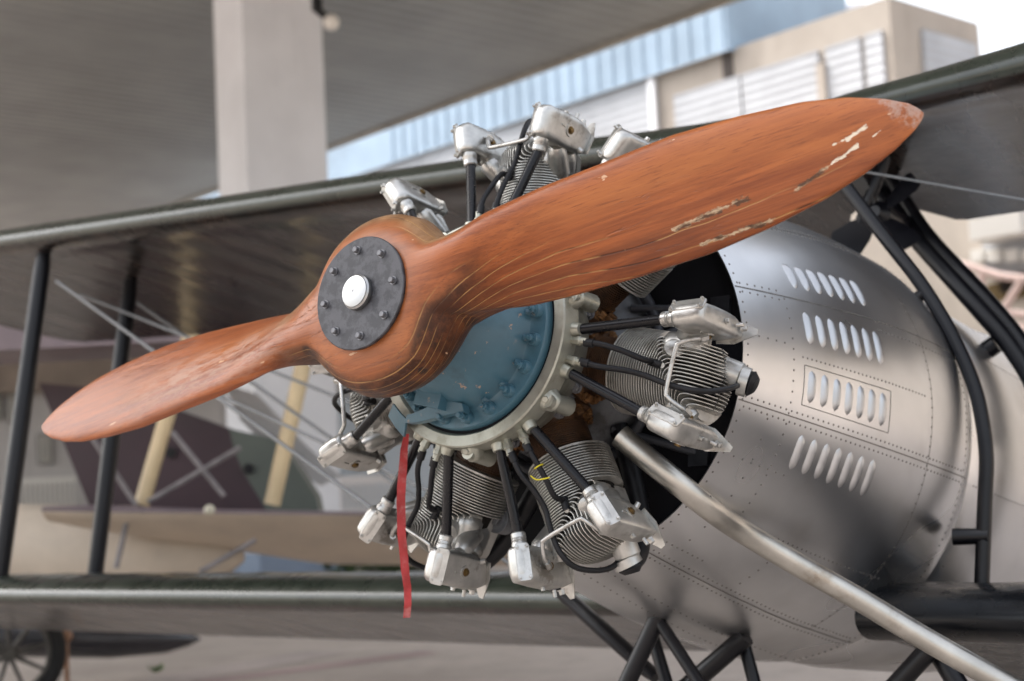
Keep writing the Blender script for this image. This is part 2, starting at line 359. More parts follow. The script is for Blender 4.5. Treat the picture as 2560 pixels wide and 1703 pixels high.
# --- silver case ring with bosses
mb=MB(); mb.lathe([(-.30,.227),(-.276,.2365),(-.274,.239),(-.274,.262),(-.277,.2655),(-.30,.2665),(-.325,.2665),(-.329,.263),(-.36,.255),(-.42,.23),(-.44,.20)],112)
mb.lathe([(-.285,.226),(-.285,.238)],64,1)
ring=part(mb,'case_ring',[RING,VOID],sharp=35)
for k in range(7):
    for s in(-4.6,4.6,-10,10):
        a=R(k*360/7+s); e=V((0,sin(a),cos(a))); p=V((-.312,0,0))
        mb=MB()
        if abs(s)<6: mb.tube([p+e*.258,p+e*.275,p+e*.279,p+e*.288,p+e*.290,p+e*.304],[.0125,.0095,.0115,.0115,.0085,.0085],8)
        else: mb.tube([p+e*.25,p+e*.272,p+e*.283],[.020,.016,.0135],14)
        mb.build('hose_fitting' if abs(s)<6 else 'tappet_guide',RING,ring,sharp=35)
    a=R(k*360/7+25.7); e=V((0,sin(a),cos(a))); p=V((-.315,0,0))
    mb=MB(); mb.tube([p+e*.245,p+e*.268,p+e*.274+V((-.01,0,0))],[.034,.027,.022],18); mb.tube([p+e*.272+V((.02,0,0)),p+e*.272+V((-.06,0,0))],[.017,.022],14)
    mb.hexbolt(p+e*.262+V((.012,0,0)),V((1,0,0))+e*.7,.0085,.02); mb.build('tappet_boss',RING,ring,sharp=35)
# --- crankcase
mb=MB(); mb.lathe([(-.40,.235),(-.41,.205),(-.43,.198),(-.56,.198),(-.60,.21),(-.64,.24),(-.70,.25)],56)
for k in range(7):
    a=R(k*360/7); e=V((0,sin(a),cos(a))); t=V((0,cos(a),-sin(a)))
    for j in range(12):
        b=2*PI*j/12; c=V((-.49,0,0))+V((cos(b),0,0))*.082+t*(.082*sin(b)); mb.hexbolt(c+e*.205,e,.009,.014,1)
    for s in(-17,17,25.7):
        a2=a+R(s); e2=V((0,sin(a2),cos(a2))); mb.hexbolt(V((-.42,0,0))+e2*.232,V((1,0,0))+e2*.4,.011,.016,2)
part(mb,'crankcase',[CRANK,RUST,BOLT],sharp=35)
# --- one cylinder: local x shaft, y tangential (clockwise from the front), z outward
AX=-.508; RB,RH=.069,.100; DL=R(12.8)
def disc_fin(mb,z,r,t,n=40,mi=0):
    mb.loft([[V((AX+q*cos(2*PI*j/n),q*sin(2*PI*j/n),z+h)) for j in range(n)] for q,h in((r-.021,-t/2),(r,-t/2),(r,t/2),(r-.021,t/2))],mi,False)
def lathe_z(mb,prof,n=36,mi=0,cx=AX,cy=0):
    mb.loft([[V((cx+r*cos(2*PI*j/n),cy+r*sin(2*PI*j/n),z)) for j in range(n)] for z,r in prof],mi,False)
cyl=bpy.data.objects.new('engine_cylinder',None)
mb=MB(); lathe_z(mb,[(.18,.0001),(.18,.090),(.196,.092),(.20,.088),(.203,RB+.001),(.215,RB-.004),(.30,RB-.008)])
for j in range(12):
    b=2*PI*j/12+.2; mb.hexbolt((AX+.082*cos(b),.082*sin(b),.198),(0,0,1),.0085,.014,1)
z=.222
while z<.297: disc_fin(mb,z,RB,.0016,44,0); z+=.0052
cyl=mb.build('engine_cylinder',[BROWN,RUST],plane,OFF,sharp=40)
mb=MB(); lathe_z(mb,[(.299,.05),(.299,RH-.001),(.303,RH),(.303,RH-.020),(.40,RH-.020),(.47,RH-.022),(.505,.052),(.516,.0001)],36,1)
lathe_z(mb,[(.2985,.06),(.2985,RH),(.3035,RH),(.3035,.06)],40,0)
z=.309
while z<.392: disc_fin(mb,z,RH,.0021,48,0); z+=.0066
def crown(s,x): 
    q=min(1,(s*s+x*x)/(RH*RH)); return .478+.062*math.sqrt(max(0,1-q*.93))
i=0
while True:                                        # the head fins turn from rings into upright plates round the exhaust side
    zi=.394+.0066*i; si=-.078+.0083*i
    if si>.072 or zi>.522: break
    path=[]; top=.53
    nv=7; rad=min(.022,.006+.002*i)
    zt=crown(si,0)
    if zt-.002>zi+rad:
        for k in range(nv): path.append((si,zt-(zt-zi-rad)*k/nv))
        for k in range(6): 
            a=PI/2*k/5; path.append((si+rad*(1-cos(a)),zi+rad*(1-sin(a))))
    else: path.append((si,zi))
    s0=path[-1][0]; smax=RH*.995
    qz=min(1,max(0,(1-((zi-.478)/.062)**2)/.93)) if zi>.478 else 1
    smax=RH*math.sqrt(qz)*.985
    if smax<=s0+.006: i+=1; continue
    for k in range(1,9): path.append((s0+(smax-s0)*k/8,path[-1][1]))
    nx=13; A=[];B=[]
    for (s,zz) in path:
        qz=min(1,max(0,(1-((zz-.478)/.062)**2)/.93)) if zz>.478 else 1
        half=math.sqrt(max(4e-6,RH*RH*qz-s*s)); ra=[V((AX-half+2*half*k/(nx-1),s,zz)) for k in range(nx)]
        A.append(ra)
    for k in range(len(path)):
        a=path[max(0,k-1)]; b=path[min(len(path)-1,k+1)]; d=V((0,b[0]-a[0],b[1]-a[1])).normalized(); nrm=V((0,-d.z,d.y))
        B.append([p+nrm*.0021 for p in A[k]])
    vs=[p for r in A for p in r]+[p for r in B for p in r]; n0=len(A)*nx; fs=[]
    for r in range(len(A)-1):
        for c in range(nx-1):
            q=r*nx+c; fs.append((q,q+1,q+nx+1,q+nx)); fs.append((n0+q,n0+q+nx,n0+q+nx+1,n0+q+1))
        for c in(0,nx-1):
            q=r*nx+c; fs.append((q,q+nx,n0+q+nx,n0+q))
    mb.add(vs,fs,0); i+=1
# smooth cast port on the inlet side and a saddle under each rocker
def blob(mb,a,b,ra,rb,mi=0,n=18):
    a,b=V(a),V(b); d=(b-a); pts=[];rs=[]
    for k in range(9):
        t=k/8; pts.append(a+d*t); rs.append((ra+(rb-ra)*t)*(1 if 0<k<8 else .72))
    mb.tube(pts,rs,n,mi)
blob(mb,(AX+.040,-.058,.405),(AX+.038,-.072,.50),.037,.030,2)
blob(mb,(AX+.066,-.045,.44),(AX+.088,-.055,.455),.026,.021,2)
blob(mb,(AX+.055,.060,.45),(AX+.04,.085,.515),.022,.019,2)
mb.build('finned_head',[FIN,CORE,CAST],cyl,sharp=45)
mb=MB(); 
blob(mb,(AX-.03,-.04,.49),(AX-.055,-.030,.555),.032,.030,0,22); mb.tube([(AX-.052,-.0225,.548),(AX-.060,-.021,.566)],[.033,.033],22,0); mb.tube([(AX-.060,-.021,.5645),(AX-.063,-.0205,.572),(AX-.066,-.018,.582)],[.026,.029,.018],18,1)
mb.build('inlet_elbow',[CAST,RUB],cyl,sharp=40)
def se(hw,lo,hi,x,n=28,e=.42):
    c=(lo+hi)/2;h=(hi-lo)/2
    return [V((x,hw*math.copysign(abs(cos(2*PI*j/n))**e,cos(2*PI*j/n)),c+h*math.copysign(abs(sin(2*PI*j/n))**e,sin(2*PI*j/n)))) for j in range(n)]
for sg in(-1,1):
    d=sg*DL
    T=lambda p,d=d: V((p.x,p.y*cos(d)+p.z*sin(d),p.z*cos(d)-p.y*sin(d)))
    mb=MB(T)
    mb.loft([se(.008,.502,.556,-.3325,28,.7),se(.0150,.497,.562,-.3345,28,.6),se(.0215,.493,.567,-.3405,28,.5),se(.0262,.490,.571,-.350),se(.0275,.490,.571,-.362),se(.0285,.489,.574,-.40),se(.0275,.491,.576,-.445),se(.0255,.495,.575,-.475),se(.021,.503,.570,-.50),se(.0145,.515,.562,-.525),se(.008,.53,.556,-.538)])
    pn=V((.80,-.60,0)); pt=V((.60,.80,0)); pc0=V((-.3435,-.0185,.531))
    def slab(w,h,off,e=.3,n=28): return [pc0+pn*off+pt*(w*math.copysign(abs(cos(2*PI*j/n))**e,cos(2*PI*j/n)))+V((0,0,h*math.copysign(abs(sin(2*PI*j/n))**e,sin(2*PI*j/n)))) for j in range(n)]
    mb.loft([slab(.0155,.041,-.004),slab(.0165,.0425,-.002),slab(.0165,.0425,.0015),slab(.0155,.0415,.003)])
    for y in(-.011,.011):
        for z in(-.034,.034): mb.hexbolt(pc0+pn*.003+pt*y+V((0,0,z)),pn,.0036,.006)
    # pointed rear cover plate with its nut
    mb.prism([V((-.512,-.024,.505)),V((-.512,.024,.505)),V((-.520,.027,.545)),V((-.540,.006,.592)),V((-.540,-.006,.592)),V((-.520,-.027,.545))],(-.0035,0,-.001))
    mb.hexbolt((-.50,0,.574),(-.25,0,1),.007,.012); mb.hexbolt((-.43,0,.5755),(0,0,1),.0055,.008); mb.tube([(-.472,.0,.578),(-.474,.0,.594)],[.0045,.004],8)
    for y in(-1,1):
        mb.disc((-.425,y*.0272,.534),(0,y,0),.0155,.0035,20); mb.hexbolt((-.425,y*.0300,.534),(0,y,0),.0075,.0065,1)
        mb.box((-.398,y*.029,.538),(.016,.003,.004))
        mb.tube([(-.482,y*.020,.506),(-.486,y*.031,.500)],[.007,.006],8)
    # collar nut and saddle
    mb.tube([(-.3625,0,.459),(-.3625,0,.462),(-.3625,0,.472),(-.3625,0,.473),(-.3625,0,.478),(-.3625,0,.479),(-.3625,0,.484),(-.3625,0,.494)],[.0145,.0168,.0168,.0155,.0172,.0155,.0182,.0182],24)
    mb.T=None
    top=T(V((-.425,0,.495))); blob(mb,top,(AX+.02,sg*.072,.435),.022,.030)
    top2=T(V((-.47,0,.497))); blob(mb,top2,(AX-.02,sg*.05,.44),.022,.034)
    mb.build('rocker_box',[CAST,BRASS],cyl,sharp=34)
    mb=MB(); p0=V((-.316,.268*sin(sg*R(10)),.268*cos(R(10)))); p1=T(V((-.3625,0,.4615))); mb.tube([p0,p0+(p1-p0)*.5,p1],[.0118]*3,16); mb.build('pushrod_tube',ROD,cyl)
mb=MB(); mb.tube(spline([T(V((-.40,-.030*1,.530))) if False else V((-.405,-.080,.532)),V((-.386,-.073,.520)),V((-.376,-.060,.497)),V((-.372,-.045,.490)),V((-.372,.045,.490)),V((-.376,.060,.497)),V((-.386,.073,.520)),V((-.405,.080,.532))],5),.0052,10)
for s in(-1,1): mb.tube([(-.412,s*.085,.534),(-.396,s*.076,.528)],[.0095,.0085],6)
mb.build('balance_tube',CAST,cyl)
mb=MB(); a=V((AX+.062,-.012,.425)); dr=V((.8,.05,.35)).normalized()
mb.tube([a,a+dr*.012,a+dr*.014,a+dr*.022,a+dr*.024,a+dr*.045],[.013,.013,.0105,.0105,.0075,.0065],12); mb.build('spark_plug',FIN,cyl,sharp=30)
pl=a+dr*.043
mb=MB(); mb.tube(spline([V((-.312,-.0215,.300)),V((-.322,-.024,.335)),V((-.345,-.020,.375)),V((-.372,-.012,.415)),pl+V((.004,-.004,-.02)),pl],5),.0066,10); mb.tube([pl+V((.004,-.004,-.030)),pl],[.0088,.0088],10); mb.tube([V((-.312,-.0215,.297)),V((-.316,-.0225,.318))],.0095,10)
mb.build('ignition_lead',RUB,cyl)
mb=MB(); mb.tube(spline([V((-.312,.0215,.300)),V((-.325,.024,.345)),V((-.352,.020,.39)),V((-.373,.022,.43)),V((-.380,.030,.475)),V((-.392,.034,.525)),V((-.42,.028,.560)),V((-.47,.012,.572)),V((-.52,-.004,.566)),V((-.56,-.010,.54)),V((-.57,-.012,.50))],5),.0066,10); mb.tube([V((-.312,.0215,.297)),V((-.317,.0225,.318))],.0095,10)
mb.build('ignition_lead',RUB,cyl)
cyl.rotation_euler=(0,0,0)
for k in range(1,7):
    c=cyl.copy(); COL.objects.link(c); c.rotation_euler=(-k*2*PI/7,0,0)
    for ch in list(cyl.children):
        q=ch.copy(); COL.objects.link(q); q.parent=c
# --- inlet pipes behind the cylinders
for k in range(7):
    T=lambda p,a=k*2*PI/7: V((p.x,p.y*cos(a)+p.z*sin(a),p.z*cos(a)-p.y*sin(a)))
    mb=MB(T); mb.tube(spline([V((-.57,-.02,.56)),V((-.615,-.03,.53)),V((-.645,-.05,.45)),V((-.65,-.07,.33)),V((-.65,-.08,.22))],6),.024,14); part(mb,'inlet_pipe',RUB)
# oil scavenge lever block between the two lowest cylinders
mb=MB(); c=px(1253,1300,-.56); e=V((0,0,1))
mb.tube([c+V((-.02,0,0)),c+V((.018,0,0))],[.034,.034],24); mb.hexbolt(c+V((.018,0,0)),(1,0,0),.016,.012); mb.disc(c+V((.016,0,0)),(1,0,0),.024,.004,24)
mb.loft([[c+V((x,y,z)) for x,y in((-.02,-w),(.014,-w),(.014,w),(-.02,w))] for z,w in((.0,.034),(.05,.024),(.06,.013),(.12,.013))])
part(mb,'oil_sump',CRANK,sharp=35,bevel=.002)
DIM=simple('dim grey engine mount',(.035,.037,.045),.5,.3,.3,20)
mb=MB()
for k in range(14):
    a=R(k*360/14+8); b=a+R(13*(-1)**k); mb.tube([V((-.63,.235*sin(a),.235*cos(a))),V((-.735,.40*sin(b),.40*cos(b)))],.010,10)
    mb.box((-.731,.41*sin(b),.41*cos(b)),(.012,.05,.05))
mb.tube([V((-.66,.27*sin(2*PI*i/48),.27*cos(2*PI*i/48))) for i in range(49)],.014,10,0,False)
part(mb,'engine_mount',DIM)
# --- cowling
CP=[(.69,.475),(.78,.497),(.88,.5185),(.98,.539),(1.1,.562),(1.25,.587),(1.4,.604),(1.55,.6135),(1.70,.6185),(1.75,.6150),(1.788,.606),(1.815,.590)]
KB=[(.69,0),(1.2,.012),(1.55,.03),(1.9,.06),(3,.08)]
def cowl_r(x,th):
    r=interp(-x,CP); lo=max(0,-cos(th)); return r+interp(-x,KB)*lo**2
def cs(x,th,off=0.0):
    r=cowl_r(x,th)+off; return V((x,r*sin(th),r*cos(th)))
def cn(x,th):
    a=(cs(x-.01,th)-cs(x+.01,th)).normalized(); t=V((0,cos(th),-sin(th))); n=a.cross(t); 
    return n if n.dot(V((0,sin(th),cos(th))))>0 else -n
mb=MB(); n=144; xs=[-.69-.0355*i for i in range(27)]+[-1.66,-1.70,-1.73,-1.76,-1.785,-1.80,-1.810,-1.815]
rings=[[cs(-.76,2*PI*j/n,-.022) for j in range(n)],[cs(-.70,2*PI*j/n,-.008) for j in range(n)],[cs(-.692,2*PI*j/n,-.004) for j in range(n)]]
rings+=[[cs(x,2*PI*j/n) for j in range(n)] for x in xs]
rings+=[[cs(-1.815,2*PI*j/n,-.006) for j in range(n)],[cs(-1.80,2*PI*j/n,-.02) for j in range(n)]]
mb.loft(rings,0,False)
def rivet(x,deg): th=R(deg); mb.dome(cs(x,th,-.0003),cn(x,th),.0031,.0020,7,1)
def row_x(deg,x0,x1,st=.0200,jit=0.0):
    x=x0
    while x>x1: rivet(x,deg); x-=st
def row_t(x,a0,a1,st=.026):
    a=a0
    while a<a1: rivet(x,a); a+=math.degrees(st/cowl_r(x,R(a)))
for d,x1 in((39.2,-1.70),(41.4,-1.70),(102,-1.70),(104.9,-1.70),(154.6,-1.70),(157.8,-1.70),(134.8,-1.52),(150,-.9)): row_x(d,-.715,x1)
for d in(68.8,71.6): row_x(d,-.715,-.86,.026); row_x(d+1.5,-1.25,-1.7)
row_x(84.4,-.715,-.86,.03); row_x(118.5,-.74,-.94,.03); row_x(87,-.90,-1.45,.017)
for d in(-40,-103,-135,180,172): row_x(d,-.715,-1.7,.03)
row_t(-.706,-180,180); row_t(-.866,71,134); row_t(-1.485,60,155); row_t(-1.715,20,172,.02); row_t(-.80,106,150,.05); row_t(-1.07,136,154,.03)
def seam(deg,x0,x1,w=.0016):
    xx=[x0+(x1-x0)*i/24 for i in range(25)]; dt=w
    mb.add([cs(x,R(deg)+s*dt/cowl_r(x,R(deg)),.0006) for x in xs_(xx) for s in(-1,1)],[(2*i,2*i+1,2*i+3,2*i+2) for i in range(24)],2)
xs_=lambda q:q
for d in(40.3,70.2,103.4,156.2,-40,-103): seam(d,-.694,-1.75)
mb.add([cs(-1.487+s*.001,R(a),.0006) for a in range(58,158,2) for s in(-1,1)],[(2*i,2*i+1,2*i+3,2*i+2) for i in range(49)],2)
# pressed frames round the louvre rows
def frame_rect(x0,x1,a0,a1):
    P=[]
    for i in range(13): P.append((x0+(x1-x0)*i/12,a0))
    for i in range(1,7): P.append((x1,a0+(a1-a0)*i/6))
    for i in range(1,13): P.append((x1+(x0-x1)*i/12,a1))
    for i in range(1,7): P.append((x0,a1+(a0-a1)*i/6))
    mb.tube([cs(x,R(a),.0002) for x,a in P],.0011,5,2,False)
for a0,a1 in((89,99.6),): frame_rect(-.905,-1.262,a0,a1)
cowl=part(mb,'engine_cowling',[ALU,RIVET,RIVET],sharp=50)
for a0,a1 in((58,66.6),(73.7,82.9),(90,98.6),(107,116.6)):
    for k in range(7):
        x=-.932-.0487*k; mb=MB(); A=[];nn=13
        qs=(1,.8,.5,.2,-.15,-.45,-.68,-.72,-.73)
        for i in range(nn):
            t=i/(nn-1); th=R(a0+(a1-a0)*t); e=(1-(2*t-1)**4); w=.0120*math.sqrt(max(0,e))+.0003; row=[]
            for q in qs:
                h=.0075*e*max(0,1-((q+.62)/1.62)**2) if q>-.725 else 0
                row.append(cs(x+q*w,th)+cn(x,th)*(h-.0003))
            A.append(row)
        mb.loft(A,0,False,False); mb.m=[1 if (f[0]%len(qs))>=6 else 0 for f in mb.f]
        A=[]
        for i in range(nn):
            t=i/(nn-1); th=R(a0+(a1-a0)*t); e=(1-(2*t-1)**4); w=.0120*math.sqrt(max(0,e))+.0003
            A.append([cs(x+q*w,th)+cn(x,th)*.0007 for q in(-.72,-.98)])
        mb.loft(A,1,False,False)  # dark strip painted as the shade behind the louvre mouth
        mb.build('louver',[LOUV,VOID],cowl,sharp=80)
# --- bulkhead and fuselage
mb=MB(); mb.lathe([(-.735,.0001),(-.735,.30),(-.74,.474),(-.745,.474)],64); part(mb,'bulkhead',VOID)
mb=MB(); rings=[]
for x,ry,rzt,rzb,e in((-1.72,.560,.555,.60,1.0),(-1.825,.572,.568,.62,1.0),(-1.86,.584,.58,.635,.99),(-1.9,.590,.585,.65,.97),(-2.2,.58,.585,.66,.93),(-2.7,.55,.60,.65,.88),(-3.2,.52,.66,.62,.85),(-3.6,.48,.66,.58,.8),(-4.4,.4,.48,.5,.8),(-5.6,.28,.34,.38,.8),(-7.2,.1,.2,.2,.8)):
    rings.append([V((x,ry*math.copysign(abs(sin(a))**e,sin(a)),(rzt if cos(a)>0 else rzb)*math.copysign(abs(cos(a))**e,cos(a)))) for a in [2*PI*j/72 for j in range(72)]])
mb.loft(rings)
fus=part(mb,'fuselage',ALU,sharp=50)
mb=MB()
for a in(60,103,125,155):
    for i in range(40):
        x=-1.87-.022*i; th=R(a); mb.dome(V((x,.592*sin(th),.59*cos(th)*(1.1 if cos(th)<0 else 1))),V((0,sin(th),cos(th))),.003,.002,6)
mb.build('rivet_line',RIVET,fus)
# --- exhaust pipe
def pc(x,r,deg): return V((x,r*sin(R(deg)),r*cos(R(deg))))
PP=[pc(-.545,.322,130.6),pc(-.575,.40,130.8),pc(-.62,.47,131.3),pc(-.70,.528,132.6),px(1850,1325,-.84),px(2000,1415,-.98),px(2150,1500,-1.09),px(2300,1590,-1.18),px(2480,1692,-1.26),px(2600,1760,-1.32)]
mb=MB(); sp=spline(PP,8); mb.tube(sp,[.027+.001*min(1,i/20) for i in range(len(sp))],22)
mb.tube([PP[0]+(PP[0]-PP[1]).normalized()*.004,PP[0]+(PP[1]-PP[0]).normalized()*.012],[.0285,.0285],22)
for q in (10,22,52): mb.dome(sp[q]+V((.0,.025,.012)),(0,1,.5),.003,.002,6,1)
part(mb,'exhaust_pipe',[STEELP,RIVET])
# --- wings
WINGB=simple('black doped fabric',(.004,.005,.007),.27,0,.2,6,spec=.3)
def wing(name,x0,zf,y0,y1,ch,thk,inc,mat=None,cut=None):
    mb=MB(); ny=int(abs(y1-y0)/.035); rings=[]
    up=[];m=26
    for i in range(ny+1):
        y=y0+(y1-y0)*i/ny; sag=abs(sin(PI*y/.27))**.6; tip=min(1,(i+.0)/ny) if False else 1
        c=ch if cut is None else interp(abs(y),cut); tk=thk*ch/c
        d_end=min(abs(y-y0),abs(y-y1)) if False else abs(abs(y)-max(abs(y0),abs(y1)))
        if d_end<.45: c=c*math.sqrt(max(.02,1-((.45-d_end)/.45)**2*.9))
        ring=[]
        for j in range(2*m):
            a=PI*j/m; t=(1+cos(a))/2                    # 1 = trailing edge
            yt=5*tk*min(1,1.25*c/ch)*(.2969*math.sqrt(t)-.126*t-.3516*t*t+.2843*t**3-.1036*t**4)
            top=j<m
            cam=.04*4*t*(1-t)
            h=cam+(yt if top else -yt*(.5+.4*max(0,1-t/.14)))
            s=-.006*sag*(1 if top else -1)*min(1,max(0,(t-.05)*8))*(1-t) 
            xx=x0-t*c*cos(inc)+h*c*sin(inc)*0; zz=zf(y)+h*c-t*c*sin(inc)+s
            ring.append(V((xx,y,zz)))
        rings.append(ring)
    mb.loft(rings); return part(mb,name,mat or WING,sharp=60)
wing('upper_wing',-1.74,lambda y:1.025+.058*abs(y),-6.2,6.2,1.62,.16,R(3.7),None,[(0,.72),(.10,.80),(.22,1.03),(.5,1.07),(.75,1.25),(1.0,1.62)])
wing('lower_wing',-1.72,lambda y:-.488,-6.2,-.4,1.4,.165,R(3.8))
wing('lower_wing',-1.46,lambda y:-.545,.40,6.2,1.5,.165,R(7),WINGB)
# --- struts, wires
def strut(a,b,r,name,mat=BLACK,flat=.55,n=14,**k):
    mb=MB(); mb.tube([a,a+(b-a)*.06,a+(b-a)*.5,b+(a-b)*.06,b],[r*.75,r,r*1.08,r,r*.75],n,0,True,flat); return part(mb,name,mat)
for sgn in(-1,1):
    for x,y in((-1.88,-4.12),(-2.42,-4.12)):
        strut(V((x,sgn*abs(y),-.47)),V((x,sgn*abs(y),1.25)),.040,'interplane_strut',BLACK,1.0)
mb=MB(); CV=[px(2105,452,-1.72),px(2123,478,-1.72),px(2205,585,-1.72),px(2292,695,-1.72),px(2345,775,-1.72),px(2390,858,-1.72),px(2430,950,-1.72),px(2452,1030,-1.72),px(2466,1140,-1.72),px(2462,1260,-1.72),px(2452,1530,-1.72)]
mb.tube(spline(CV,6),.0205,16); mb.tube([CV[8]+V((0,0,-.22)),CV[8]+V((.02,-.09,-.222))],[.021,.024],12)
q=px(2300,735,-1.72); mb.tube([q+V((0,.01,.0)),q+V((.0,-.045,-.035))],[.017,.02],10)
part(mb,'cabane_strut',BLACK)
mb=MB(); CV=[px(2170,450,-2.3),px(2215,505,-2.3),px(2303,608,-2.3),px(2444,765,-2.3),px(2530,868,-2.3),px(2600,1000,-2.3),px(2640,1250,-2.3),px(2640,1480,-2.3)]
mb.tube(spline(CV,6),.033,16); q=px(2490,860,-2.3); mb.tube([q,q+V((0,-.05,-.03))],.03,10); part(mb,'cabane_strut',BLACK)
mb=MB(); CV=[px(2200,410,-2.3),px(2260,500,-2.3),px(2330,600,-2.3),px(2470,750,-2.3),px(2570,880,-2.3),px(2680,1100,-2.3)]
mb.tube(spline(CV,6),.024,14); part(mb,'cabane_strut',BLACK)
strut(px(2215,390,-2.1),px(2150,560,-2.1),.02,'cabane_strut',BLACK,1.0)
# wind-driven fan of the fuel pump under the centre section
mb=MB(); c=px(2195,535,-2.1); mb.tube([c+V((-.16,0,0)),c,c+V((.03,0,0))],[.045,.045,.02],16)
for k in range(4):
    a=R(52+90*k); e=V((0,sin(a),cos(a))); t=V((.5,cos(a)*.87,-sin(a)*.87)).normalized()
    mb.loft([[c+e*r+t*w+V((h,0,0)) for w,h in((-w0,0),(0,.006),(w0,0),(0,-.006))] for r,w0 in((.03,.02),(.08,.045),(.145,.06),(.165,.05))])
part(mb,'pump_fan',BLACK,sharp=30)
def wire(a,b,r=.006,mat=WIRE,name='bracing_wire'):
    d=b-a
    if a.y<-.6: b=a+d*min((-.50-a.y)/d.y,(-.43-a.z)/d.z if d.z<0 and a.z>-.40 else 9)           # run on to the fuselage side
    else: b=a+d*6
    mb=MB(); mb.tube([a,b],r,8); return part(mb,name,mat)
wire(px(141,703,-1.88),px(1010,1330,-1.88),.0085); wire(px(344,757,-2.42),px(990,1210,-2.42),.0085); wire(px(199,736,-2.1),px(760,960,-2.1),.007)
wire(px(528,979,-1.88),px(1100,1240,-1.88),.007)
wire(px(2165,430,-1.9),px(2700,525,-1.9),.0045)
# --- undercarriage
def leg(u0,v0,u1,v1,x,r,L,mat=BLACK,up=.06):
    a=px(u0,v0,x); b=px(u1,v1,x); d=(b-a).normalized(); mb=MB(); mb.tube([a-d*up,a+d*L],r,14); return part(mb,'undercarriage_leg',mat)
leg(1632,1570,1570,1703,-1.15,.024,1.0); leg(1665,1580,1745,1703,-1.15,.017,1.0); leg(1640,1620,1665,1703,-1.3,.018,.9); leg(1825,1625,1735,1703,-1.35,.027,.9); leg(1868,1640,1885,1703,-1.4,.018,.9)
leg(2325,1622,2235,1720,-1.40,.026,.9,BLACK,0); leg(2350,1640,2400,1720,-1.45,.026,.9,BLACK,0)
strut(px(1370,1450,-1.45),px(1640,1695,-1.45),.034,'wing_root_strut',BLACK,.6)
# --- ribbon and cable tie (hang on the engine, can be lifted off)
def wp(p): return RY@p+V((0,0,HUBZ))
d0=ray(1015,1088); tp=CC+d0*((-.312-CC.x)/d0.x); W0=wp(tp); fw=wray(1280,1150); fw.z=0; fw.normalize(); dd=(W0-CW).dot(fw)
L=[(1016,1085,8),(1011,1120,11),(1006,1180,13),(1002,1260,13.5),(1004,1330,13),(1010,1400,12.5),(1018,1465,11.5),(1020,1510,11),(1016,1545,10.5)]
mb=MB(); rt=wray(2000,851)-wray(1000,851); rt.z=0; rt.normalize(); S=[]
for i,(u,v,w) in enumerate(L):
    for k in range(5 if i<len(L)-1 else 1):
        t=k/5; q=L[min(i+1,len(L)-1)]; S.append((u+(q[0]-u)*t,v+(q[1]-v)*t,(w+(q[2]-w)*t)*.82))
rows=[]
for i,(u,v,w) in enumerate(S):
    p=pd(u,v,dd-.02); hw=w*dd/FPX; tw=.12*sin(i*.33); ax=(rt*cos(tw)+fw*sin(tw)); rows.append([p+ax*hw*q+fw*(.0055*sin(i*.85)+.002*sin(i*2.1+q)) for q in(-1,-.5,0,.5,1)])
rows2=[[p+fw*.0006 for p in r] for r in rows]
mb.loft(rows,0,False,False); mb.loft(rows2,0,False,False)
tag(mb.build('ribbon',RED,sharp=80),'red cloth warning ribbon hanging below the engine ring','ribbon')
def cyl_pt(k,p):
    a=k*2*PI/7; return V((p.x,p.y*cos(a)+p.z*sin(a),p.z*cos(a)-p.y*sin(a)))
c=cyl_pt(3,V((-.333,-.022,.352))); e=cyl_pt(3,V((-.3,-.01,.9)))-cyl_pt(3,V((0,0,0))); e.normalize(); u,w=frame(e)
mb=MB(); mb.tube([wp(c+(u*cos(2*PI*i/16)+w*sin(2*PI*i/16))*.0105) for i in range(17)],.0016,6); p=px(1335,1192,c.x+.012)
mb.tube([wp(q) for q in spline([px(1327,1190,c.x+.01),px(1340,1199,c.x+.014),px(1356,1198,c.x+.016),px(1374,1194,c.x+.016)],5)],.0016,6)
tag(mb.build('cable_tie',YEL),'bright yellow cable tie round an ignition lead at the lower right cylinder','cable tie')
# ------------------------------------------------------------------ ground, hangar, buildings
mb=MB(); mb.add([(-600,-600,0),(600,-600,0),(600,600,0),(-600,600,0)],[(0,1,2,3)]); tag(mb.build('ground',GROUND),kind='structure')
PINK=plaster('faded pink road paint',(.37,.275,.26),.2,.4); PALE=plaster('pale worn paint',(.42,.36,.33),.2,.4)
mb=MB(); a,b=pg(560,1700),pg(1010,1640); t=(b-a).normalized(); s=V((-t.y,t.x,0))*.16
mb.add([a-t*2-s+UP*.004,b+t*.3-s+UP*.004,b+t*.3+s+UP*.004,a-t*2+s+UP*.004],[(0,1,2,3)]); tag(mb.build('ground_marking',PINK),kind='structure')
mb=MB(); a,b=pg(420,1700),pg(820,1630); t=(b-a).normalized(); s=V((-t.y,t.x,0))*.3
mb.add([a-t*3-s+UP*.004,b-s+UP*.004,b+s+UP*.004,a-t*3+s+UP*.004],[(0,1,2,3)]); tag(mb.build('ground_marking',PALE),kind='structure')
